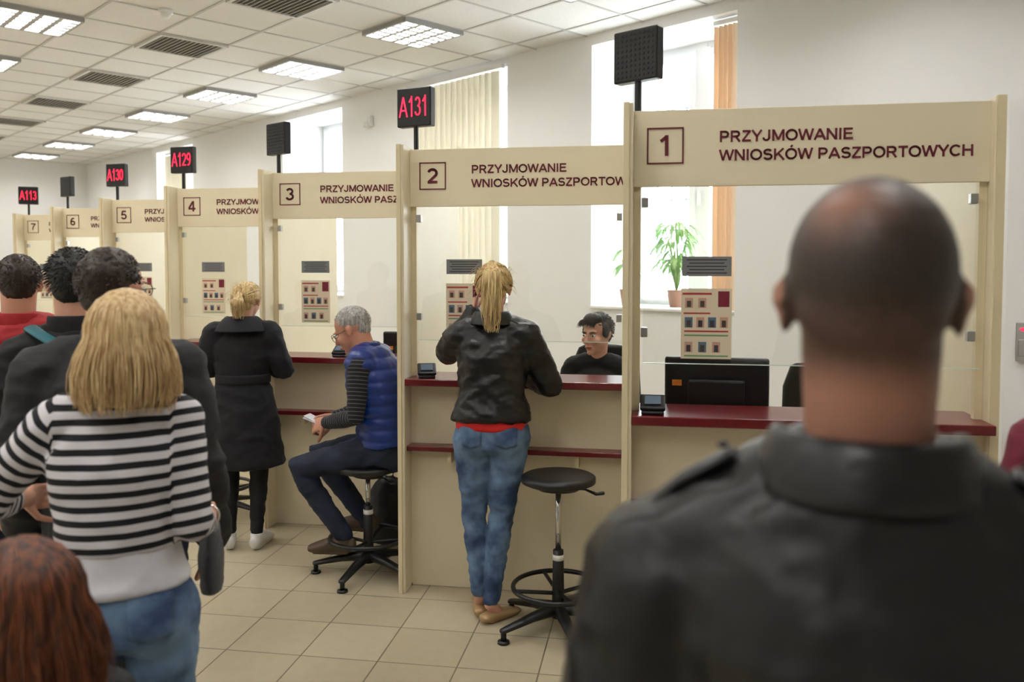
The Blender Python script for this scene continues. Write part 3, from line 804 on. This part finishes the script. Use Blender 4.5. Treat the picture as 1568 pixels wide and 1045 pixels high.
    if hands:
        for k in 'LR':
            el, wr = A[k]; d = (wr-el).normalized(); q = 1 if k == 'R' else -1
            dd, pn = d, V((-q, .1, 0))
            if hands_d and k in hands_d: dd, pn = V(hands_d[k][0]), V(hands_d[k][1])
            bm = bmesh.new(); hand(bm, wr, dd, pn, handcurl, -q if not (hands_d and k in hands_d and len(hands_d[k]) > 2) else hands_d[k][2], .92 if sex == 'f' else 1.05)
            fl = top.get('sleeve', 1.0) if top else 1
            loft(bm, [el.lerp(wr, max(.1, fl-.45)), el.lerp(wr, .6), wr], [.032, .030, .024], n=14)
            remeshed(bm, 'hand_'+('left' if k == 'L' else 'right'), E, skinm, .0042, 2)
    if trousers:
        tm = trousers['mat']; e_ = trousers.get('e', .0); fl = trousers.get('len', 1.0)
        bm = bmesh.new()
        thick = 1.0 if sex == 'f' else 1.02
        loft(bm, [sp(.84), sp(.92), sp(trousers.get('top', 1.0))], [(.158+e_, .118+e_), (.165+e_, .122+e_), (.145+e_, .108+e_)], cap=.25, n=24)
        for q in (-1, 1): ell(bm, sp(.885)+V((q*.075, -.045, 0)), (.088+e_, .085+e_, .098+e_), seg=18)
        for k in 'LR':
            kn, an, to = Lg[k]; ae = kn.lerp(an, fl); h0 = hip[k]
            loft(bm, [h0, h0.lerp(kn, .25), h0.lerp(kn, .6), kn, kn.lerp(ae, .25), kn.lerp(ae, .6), ae],
                 [x*thick+e_ for x in (.098, .09, .073, .058, .056, .048, .040)], n=18)
        tr = remeshed(bm, 'trousers', E, tm, .0105, 4, wrinkle(trousers.get('wr', .005), 10, 1.7))
        if trousers.get('pockets'):
            for q in (-1, 1):
                project_patch(tr, 'back_pocket', E, trousers['pockets'], (q*.083-.05, q*.083+.05), (.865, .97), 1, .004,
                              shape=lambda a, b, x, z: z-(.016*(1-abs(a-.5)*2))*(1-b))
    if shoes:
        for k in 'LR':
            kn, an, to = Lg[k]; fz = to.z-.03
            dirv = V((to.x-an.x, to.y-an.y, 0)).normalized(); side = dirv.cross(V((0, 0, 1)))
            base = V((an.x, an.y, fz)); Lf = (V((to.x, to.y, fz))-base).length+.045
            st = shoes.get('style', 'shoe'); hh = {'flat': .5, 'shoe': 1, 'sneaker': 1.05}[st]
            bm = bmesh.new()
            pts = [base-dirv*.045+V((0, 0, .038*hh+.01)), base+V((0, 0, .045*hh+.01)), base+dirv*Lf*.35+V((0, 0, .042*hh+.008)), base+dirv*Lf*.7+V((0, 0, .026*hh+.01)), base+dirv*(Lf-.02)+V((0, 0, .018*hh+.01))]
            rr_ = [(.032, .034*hh+.004), (.036, .046*hh), (.038, .038*hh+.004), (.044, .026*hh+.004), (.032, .016*hh+.004)]
            loft(bm, pts, rr_, side=side, n=18, cap=.6)
            if st != 'flat': loft(bm, [base+V((0, 0, .05)), V((an.x, an.y, fz+.105))], [.04, .042], n=16, cap=.1)
            box(bm, base+dirv*(Lf*.4-.01)+V((0, 0, .008)), (.05, Lf*.9, .014), rz=math.atan2(dirv.y, dirv.x)-pi/2)
            remeshed(bm, 'shoe_'+('left' if k == 'L' else 'right'), E, shoes['mat'], .006, 3)
            if shoes.get('skin'):
                bm = bmesh.new(); loft(bm, [kn.lerp(an, .6), kn.lerp(an, .85), an, base+dirv*.04+V((0, 0, .045))], [.036, .031, .032, .03], n=14)
                remeshed(bm, 'ankle_'+('left' if k == 'L' else 'right'), E, skinm, .008, 2)
    def torso(bm, e_, hem, rings=None, zmax=9):
        R0 = rings or (FEM if sex == 'f' else MAL)
        rs = [r for r in R0 if r[0] > hem+.02 and r[0] < zmax]
        f = [r for r in R0 if r[0] <= hem+.02]; h0 = f[-1] if f else R0[0]
        pts = [sp(hem)]+[sp(r[0]) for r in rs]; rad = [(h0[1]+e_, h0[2]+e_)]+[(r[1]+e_, r[2]+e_) for r in rs]
        loft(bm, pts, rad, n=28, cap=.12)
    def yoke(bm, e_):
        c = sp(1.402)
        for k in 'LR': loft(bm, [c, c.lerp(sh[k], .45)+V((0, 0, .006)), sh[k]], [.053+e_, .055+e_, .056+e_], side=(0, 0, 1), n=16)
        for q in (-1, 1): ell(bm, sp(1.26)+V((q*.07, -.045, 0)), (.08, .066, .1), seg=16)
        if sex == 'f':
            for q in (-1, 1): ell(bm, sp(1.235)+V((q*.07, .075, 0)), (.064+e_*.5, .06, .063), seg=16)
    def armsf(bm, e_, fl, ar):
        for k in 'LR':
            el, wr = A[k]; w2 = el.lerp(wr, fl)
            limb(bm, sh[k], el, w2, [r*ar+e_ for r in (.056, .050, .044, .040, .039, .034, .029)])
    if top:
        e_ = top.get('e', .01); hem = top.get('hem', .95); fl = top.get('sleeve', .97); ar = top.get('ar', 1.0)
        if top.get('under'):
            um, uh, ue = top['under']; bm = bmesh.new()
            pts = [(uh, .166+ue, .124+ue), (1.0, .150+ue, .114+ue), (1.07, .130+ue, .102+ue), (1.12, .118, .094)]
            loft(bm, [sp(r[0]) for r in pts], [(r[1], r[2]) for r in pts], n=28, cap=.12)
            remeshed(bm, 'undershirt', E, um, .01, 4, wrinkle(.003, 10))
        dfn = top.get('disp') or wrinkle(top.get('wr', .006), top.get('ws', 8), 1.6)
        def ufn(co):
            k = 'L' if co.x < 0 else 'R'; el, wr = A[k]; s0 = sh[k]
            pq = el-s0; L1 = pq.length; t1 = (co-s0).dot(pq)/L1; d1 = (co-(s0+pq*max(0, min(1, t1/L1)))).length
            qr = wr-el; L2 = qr.length; t2 = (co-el).dot(qr)/L2; d2 = (co-(el+qr*max(0, min(1, t2/L2)))).length
            inarm = (abs(co.x) > sw-.01 and d1 < .085) or (d2 < .07 and abs(co.x) > sw)
            if not inarm: return co.z
            if d2 < d1 and t2 > 0: return s0.z-(L1+t2)
            return s0.z-t1
        if top.get('split'):
            def ufn2(co):
                k = 'L' if co.x < 0 else 'R'; el, wr = A[k]; s0 = sh[k]
                pq = el-s0; L1 = pq.length; t1 = (co-s0).dot(pq)/L1; d1 = (co-(s0+pq*max(0, min(1, t1/L1)))).length
                qr = wr-el; L2 = qr.length; t2 = (co-el).dot(qr)/L2; d2 = (co-(el+qr*max(0, min(1, t2/L2)))).length
                if d2 < d1 and t2 > 0: return s0.z-(L1+t2)
                return s0.z-t1
            bm = bmesh.new(); torso(bm, e_-.012, hem); yoke(bm, e_-.012); armsf(bm, .004, fl, ar)
            remeshed(bm, 'sweater', E, top['split'], .0095, 3, wrinkle(.003, 12), {'u': ufn2})
            bm = bmesh.new(); torso(bm, e_+.012, hem); c = sp(1.405)
            for k in 'LR': loft(bm, [c, c.lerp(sh[k], .45)+V((0, 0, .008)), c.lerp(sh[k], .86)], [.06+e_, .06+e_, .062+e_], side=(0, 0, 1), n=16)
            for q in (-1, 1): ell(bm, sp(1.27)+V((q*.075, -.045, 0)), (.09, .08, .1), seg=16)
            remeshed(bm, 'quilted_vest', E, top['mat'], .009, 3, top['disp'])
        else:
            bm = bmesh.new(); torso(bm, e_, hem, top.get('rings')); yoke(bm, e_); armsf(bm, e_, fl, ar)
            remeshed(bm, top.get('name', 'top'), E, top['mat'], top.get('voxel', .0095), top.get('sm', 4), dfn, {'u': ufn})
        if top.get('collar'):
            prof, rx, ry, opening = top['collar'][:4]; bm = bmesh.new(); n = 40; c = sp(1.43)+V((0, -.008, 0)); gr = []
            for i in range(n+1):
                a = math.radians(90+opening)+(2*pi-2*math.radians(opening))*i/n
                gr.append([bm.verts.new(c+V(((rx+dr)*math.cos(a), (ry+dr)*math.sin(a)*1.0, dz-.02*max(0, math.sin(a))))) for dr, dz in prof])
            for i in range(n):
                for j in range(len(prof)-1): bm.faces.new((gr[i][j], gr[i+1][j], gr[i+1][j+1], gr[i][j+1]))
            o = bmobj(bm, 'collar', E, [top['mat']], True); q = o.modifiers.new('s', 'SOLIDIFY'); q.thickness = .006; q.offset = 0
            q = o.modifiers.new('ss', 'SUBSURF'); q.levels = 1; q.render_levels = 1
    return E, sp, A

COL_STAND = [(.0, -.02), (-.004, .02), (-.006, .05)]
COL_FOLD = [(.0, -.03), (-.002, .02), (.0, .052), (.012, .056), (.024, .03), (.045, -.01)]

# striped shirt woman
p = cw(-.920, 1.96)
E, sp, A = person('woman_in_striped_top', p, 153, .945, 'f', arms={'L': ((-.31, .06, 1.17), (-.27, .30, 1.12)), 'R': ((.175, -.05, 1.11), (.20, .15, 1.07))},
    head=(.03, .0, 1.558), hrot=(-.05, 0, -.05), hair=('bob', H_blond, .152), handcurl=.6, swp=.140, hs=1.03,
    top=dict(mat=M_stripe, e=.010, hem=1.06, sleeve=.55, wr=.005, under=(M_whitec, .965, .006), name='striped_top', ar=.96),
    trousers=dict(mat=M_denim, top=.995, pockets=M_denim), shoes=dict(mat=M_blackj))
bm = bmesh.new(); loft(bm, [(.205, .20, .86), (.205, .20, .95), (.205, .20, 1.03)], [(.030, .075), (.034, .085), (.022, .075)], n=20, cap=.3)
loft(bm, [(.205, .13, 1.03), (.20, .16, 1.08), (.20, .24, 1.08), (.205, .27, 1.03)], [.006]*4, n=8)
remeshed(bm, 'shoulder_bag', E, mat('grey_bag', lin(68, 70, 76), .6), .007, 2, wrinkle(.003, 12))
bm = bmesh.new(); torus(bm, A['R'][1]+V((0, -.01, .004)), .030, .0035, 24, 8, Euler((1.2, 0, 0)).to_matrix()); bmobj(bm, 'bracelet', E, [M_chrome], True)

# woman at counter
p = cw(-.095, 3.93)
E2, sp2, A2 = person('woman_in_leather_jacket', p, 130, .975, 'f', sp=lambda z: V((0, .10*max(0, z-.95), z)), swp=.158,
    arms={'L': ((-.26, .21, 1.25), (-.115, .19, 1.47)), 'R': ((.275, .09, 1.12), (.13, .30, 1.155))},
    legs={'L': ((-.09, .03, .49), (-.06, .03, .09), (-.09, .2, .03)), 'R': ((.045, -.0, .49), (.0, -.05, .085), (.10, .06, .03))},
    head=(0.0, .085, 1.587), hrot=(-.22, 0, .06), hair=('ponytail', H_blond2), hands_d={'L': ((.2, .1, 1), (1, .1, 0)), 'R': ((-.5, .8, -.05), (0, 0, -1), 1)},
    top=dict(mat=M_leather, e=.018, hem=.965, sleeve=.97, wr=.009, ws=9, name='leather_jacket', under=(M_redtop, .925, .012), collar=(COL_FOLD, .072, .068, 40), ar=1.05,
             rings=[(.96, .178, .132), (1.08, .143, .115), (1.17, .145, .115), (1.26, .158, .122), (1.33, .158, .10), (1.39, .10, .075), (1.43, .06, .058)]),
    trousers=dict(mat=M_denim, top=.97, wr=.0065, len=.93, pockets=M_denim), shoes=dict(mat=M_gold, style='flat', skin=True))
bm = bmesh.new(); box(bm, (-.10, .20, 1.55), (.012, .07, .145), rot=Euler((.2, .1, 0)).to_matrix()); bmobj(bm, 'mobile_phone', E2, [M_black], bevel=.004)

# seated man
p = cw(-.665, 4.55)
vest_disp = lambda co: .010*abs(math.sin(co.z*pi/.062))**.6-.006+.003*noise.noise(co*22)
E3, sp3, A3 = person('seated_man_in_blue_vest', p, 216, 1.0, 'm',
    sp=lambda z: V((0, .14*(z-.92)+.30*max(0, z-1.15)**1.3, .700+(z-.92)*.98)),
    arms={'L': ((-.235, .10, .88), (-.09, .32, .82)), 'R': ((.235, .13, .89), (.07, .34, .82))},
    legs={'L': ((-.13, .47, .58), (-.10, .22, .215), (-.12, .38, .145)), 'R': ((.13, .46, .60), (.08, .15, .24), (.10, .32, .215))},
    head=(0, .205, 1.315), hrot=(-.5, 0, .0), hair=('short', H_grey, .4), skinm=SK2, glasses=True, handcurl=.8,
    hands_d={'L': ((.45, .8, -.25), (.7, -.2, -.4)), 'R': ((-.4, .8, -.2), (-.7, -.2, -.4))},
    top=dict(mat=M_vest, e=.024, hem=.93, sleeve=.97, split=M_stripeb, disp=vest_disp, collar=(COL_STAND, .078, .075, 30), ar=1.08),
    trousers=dict(mat=M_denimd, top=1.0, wr=.005, e=.006), shoes=dict(mat=M_shoebr))
bm = bmesh.new(); box(bm, (0.0, .43, .82), (.13, .09, .0015), rot=Euler((.35, 0, .1)).to_matrix()); box(bm, (0.0, .431, .824), (.12, .085, .0015), rot=Euler((.5, .05, .1)).to_matrix()); bmobj(bm, 'ticket_paper', E3, [M_whitec])
p = cw(-.72, 4.95)
Eb = empty('backpack_on_floor', (*p, 0), .6)
bm = bmesh.new(); loft(bm, [(0, 0, .06), (0, 0, .2), (0, -.01, .34), (0, -.02, .40)], [(.13, .09), (.14, .10), (.12, .08), (.07, .05)], n=20, cap=.5)
torus(bm, (0, -.02, .45), .03, .008, 16, 8, Matrix.Rotation(pi/2, 3, 'X'))
remeshed(bm, 'body', Eb, M_blackv, .009, 2, wrinkle(.004, 12))

# woman in trench coat
p = cw(-1.575, 4.95)
COAT = [(.52, .235, .18), (.7, .215, .165), (.85, .195, .15), (1.0, .16, .125), (1.08, .14, .113), (1.12, .145, .115), (1.26, .165, .128), (1.33, .165, .11), (1.39, .115, .085), (1.43, .07, .065)]
E4, sp4, A4 = person('woman_in_trench_coat', p, 142, .925, 'f', arms={'L': ((-.25, -.0, 1.13), (-.16, .23, 1.17)), 'R': ((.25, .0, 1.13), (.13, .25, 1.15))},
    head=(.02, .05, 1.57), hrot=(-.2, 0, -.12), hair=('lowtail', H_blond2), handcurl=.7, swp=.16,
    top=dict(mat=M_coat, e=.02, hem=.54, rings=COAT, wr=.007, ws=6, name='trench_coat', collar=([(.0, -.03), (.0, .02), (.004, .05), (.02, .05), (.06, .01), (.10, -.045)], .075, .07, 30), ar=1.15),
    trousers=dict(mat=M_blackj, top=.98, len=.93), shoes=dict(mat=M_snk, style='sneaker', skin=True),
    legs={'L': ((-.09, .0, .49), (-.09, -.03, .09), (-.14, .15, .03)), 'R': ((.09, .0, .49), (.08, -.05, .09), (.12, .13, .03))})
bm = bmesh.new(); n = 36
gr = []
for i in range(n):
    a = 2*pi*i/n; gr.append([bm.verts.new(V(((.17)*math.cos(a), (.142)*math.sin(a), z))) for z in (1.06, 1.075, 1.10, 1.115)])
for i in range(n):
    for j in range(3): bm.faces.new((gr[i][j], gr[(i+1) % n][j], gr[(i+1) % n][j+1], gr[i][j+1]))
o = bmobj(bm, 'coat_belt', E4, [M_coat], True); o.modifiers.new('s', 'SOLIDIFY').thickness = .006
bm = bmesh.new(); loft(bm, [(-.32, .02, .84), (-.32, .02, .92), (-.32, .02, 1.0)], [(.04, .11), (.045, .12), (.03, .10)], n=20, cap=.3)
loft(bm, [(-.32, -.08, 1.0), (-.28, -.02, 1.14), (-.27, .06, 1.15), (-.32, .12, 1.0)], [.007]*4, n=8)
remeshed(bm, 'handbag', E4, mat('brown_bag', lin(120, 60, 44), .5), .008, 2)

# queue
person('man_in_dark_jacket', cw(-1.125, 2.38), 146, 1.0, 'm', head=(0, .03, 1.585), hrot=(0, 0, -.35), hair=('short', H_brown, .4), skinm=SK2, glasses=True,
    top=dict(mat=M_jackn, e=.02, hem=.88, wr=.008, name='jacket', collar=(COL_STAND, .08, .075, 30), ar=1.08), trousers=dict(mat=M_denimd, top=1.0, e=.006), shoes=dict(mat=M_blackj))
E6, sp6, A6 = person('man_in_black_jacket', cw(-1.525, 2.95), 160, 1.005, 'm', hrot=(0, 0, .0), hair=('short', H_dark, .9), hs=1.04, swp=.16, shz=1.34,
    top=dict(mat=M_blackj, e=.020, hem=.86, wr=.009, name='jacket', collar=(COL_STAND, .085, .08, 30), ar=1.05), trousers=dict(mat=M_blackj, top=1.0, e=.006), shoes=dict(mat=M_blackj))
bm = bmesh.new(); loft(bm, [(0, -.21, .98), (0, -.23, 1.1), (0, -.22, 1.25), (0, -.18, 1.36)], [(.13, .07), (.145, .09), (.14, .08), (.10, .05)], n=20, cap=.5)
remeshed(bm, 'backpack', E6, M_blackv, .01, 2, wrinkle(.003, 10))
bm = bmesh.new(); loft(bm, [(.02, -.20, 1.38), (.09, -.12, 1.42), (.13, -.03, 1.44), (.13, .08, 1.41), (.13, .15, 1.28)], [(.022, .008)]*5, n=10)
loft(bm, [(-.02, -.20, 1.38), (-.09, -.12, 1.42), (-.13, -.03, 1.44), (-.13, .08, 1.41), (-.13, .15, 1.28)], [(.022, .008)]*5, n=10)
bmobj(bm, 'backpack_strap', E6, [M_teal], True)
person('man_in_red_jacket', cw(-1.90, 3.26), 155, 1.0, 'm', hrot=(0, 0, .15), hair=('short', H_brown, .6), skinm=SK2, hs=.96,
    top=dict(mat=M_redj, e=.03, hem=.86, wr=.009, name='jacket', collar=(COL_STAND, .085, .08, 30), ar=1.12), trousers=dict(mat=M_denimd, top=1.0, e=.006), shoes=dict(mat=M_blackj))

# seated auburn haired person
def seatleg(zk=.46): return {'L': ((-.12, .43, zk), (-.12, .45, .09), (-.13, .62, .03)), 'R': ((.12, .43, zk), (.12, .45, .09), (.13, .62, .03))}
p = cw(-.765, 1.33)
person('seated_woman_with_auburn_hair', p, 205, .935, 'f', sp=lambda z: V((0, .05*(z-.92), z-.42)), arms={'L': ((-.22, .05, .70), (-.1, .28, .64)), 'R': ((.22, .05, .70), (.1, .28, .64))},
    head=(0, .04, 1.17), hrot=(-.1, 0, 0), legs=seatleg(), hair=('bob', H_redh, .16),
    top=dict(mat=M_jackn, e=.012, hem=.93, name='cardigan'), trousers=dict(mat=M_blackj, top=1.0), shoes=dict(mat=M_blackj))
def visitor_chair(p, heading, seat=.42):
    e = empty('visitor_chair', (*p, 0), math.radians(heading-90))
    bm = bmesh.new(); box(bm, (0, .05, seat-.03), (.44, .42, .04)); box(bm, (0, -.2, seat+.25), (.42, .03, .28), rot=Euler((.12, 0, 0)).to_matrix()); bmobj(bm, 'seat_and_back', e, [M_blackv], bevel=.012)
    bm = bmesh.new()
    for sx in (-1, 1):
        loft(bm, [(sx*.21, .24, 0), (sx*.21, .22, seat-.05)], [.011, .011], n=10, cap=0); loft(bm, [(sx*.21, -.2, 0), (sx*.21, -.17, seat-.05), (sx*.21, -.21, seat+.36)], [.011]*3, n=10, cap=0)
    bmobj(bm, 'legs', e, [M_chrome], True)
visitor_chair(p, 205, .385)

# clerk
p = bw(1, .955, .86)
office_chair(p, math.radians(302-90), .5)
person('clerk_with_dark_hair', p, 302, .99, 'f', sp=lambda z: V((0, .08*(z-.92), z-.285)), arms={'L': ((-.22, .08, .86), (-.12, .29, .85)), 'R': ((.22, .08, .86), (.12, .29, .85))},
    head=(0, .08, 1.285), hrot=(-.10, 0, -.45), legs=seatleg(.52), hair=('short', H_clerk, .7), fringe=True, hs=1.0,
    top=dict(mat=M_blackj, e=.006, hem=.93, name='blouse', rings=[(r[0], r[1], r[2]) for r in FEM[:-2]]+[(1.365, .085, .065)]), trousers=dict(mat=M_blackj, top=1.0), shoes=dict(mat=M_blackj))

person('woman_in_maroon_sweater', cw(1.19, 1.62), 120, .95, 'f', hair=('bob', H_brown, .15), top=dict(mat=M_maroon, e=.02, hem=.9, name='sweater'), trousers=dict(mat=M_denimd, top=.99), shoes=dict(mat=M_blackj))

# foreground man in leather jacket
p = cw(.352, .835)
E9, sp9, A9 = person('man_in_black_leather_jacket', p, 114, 1.022, 'm', head=(0, .0, 1.583), hrot=(.0, 0, .03), hair=('buzz', H_brown), headmat=M_buzz, skinm=SK2, hs=1.0, shz=1.288, swp=.188,
    arms={'L': ((-.25, -.04, 1.04), (-.25, .08, .80)), 'R': ((.25, -.04, 1.04), (.25, .08, .80))},
    top=dict(mat=M_leather, e=.026, hem=.85, wr=.007, ws=7, name='leather_jacket', collar=([(.014, -.05), (.004, -.01), (.0, .022), (.005, .032), (.014, .026), (.024, -.002), (.034, -.028)], .076, .074, 35), ar=1.2),
    trousers=dict(mat=M_denimd, top=1.0, e=.006), shoes=dict(mat=M_blackj))
for q in (-1, 1):
    bm = bmesh.new()
    a = V((q*.125, -.012, 1.427)); b = V((q*.175, -.012, 1.397)); c = V((q*.235, -.012, 1.339))
    loft(bm, [a, b, c], [(.020, .007), (.024, .007), (.028, .007)], side=(0, 1, 0), n=12, cap=.3)
    ell(bm, a+V((q*.01, 0, .008)), (.006, .006, .004), seg=10)
    bmobj(bm, 'epaulette', E9, [M_leather], True)

# ------------------------------------------------------------------ world, camera
w = bpy.data.worlds.new('World'); sc.world = w; w.use_nodes = True
bg = w.node_tree.nodes['Background']; bg.inputs[0].default_value = (.88, .94, 1, 1); bg.inputs[1].default_value = 10.0
cam = bpy.data.cameras.new('camera'); co = bpy.data.objects.new('camera', cam); sc.collection.objects.link(co)
co.location = (0, 0, 1.65); co.rotation_euler = (math.radians(90-2.6), 0, math.radians(46))
cam.sensor_width = 36; cam.lens = 29.85; cam.shift_y = -.034; cam.clip_start = .05; cam.clip_end = 100
cam.dof.use_dof = True; cam.dof.focus_distance = 4.1; cam.dof.aperture_fstop = 2.8
sc.camera = co
sc.view_settings.view_transform = 'Standard'
sc.view_settings.look = 'None'
sc.view_settings.exposure = 0.27
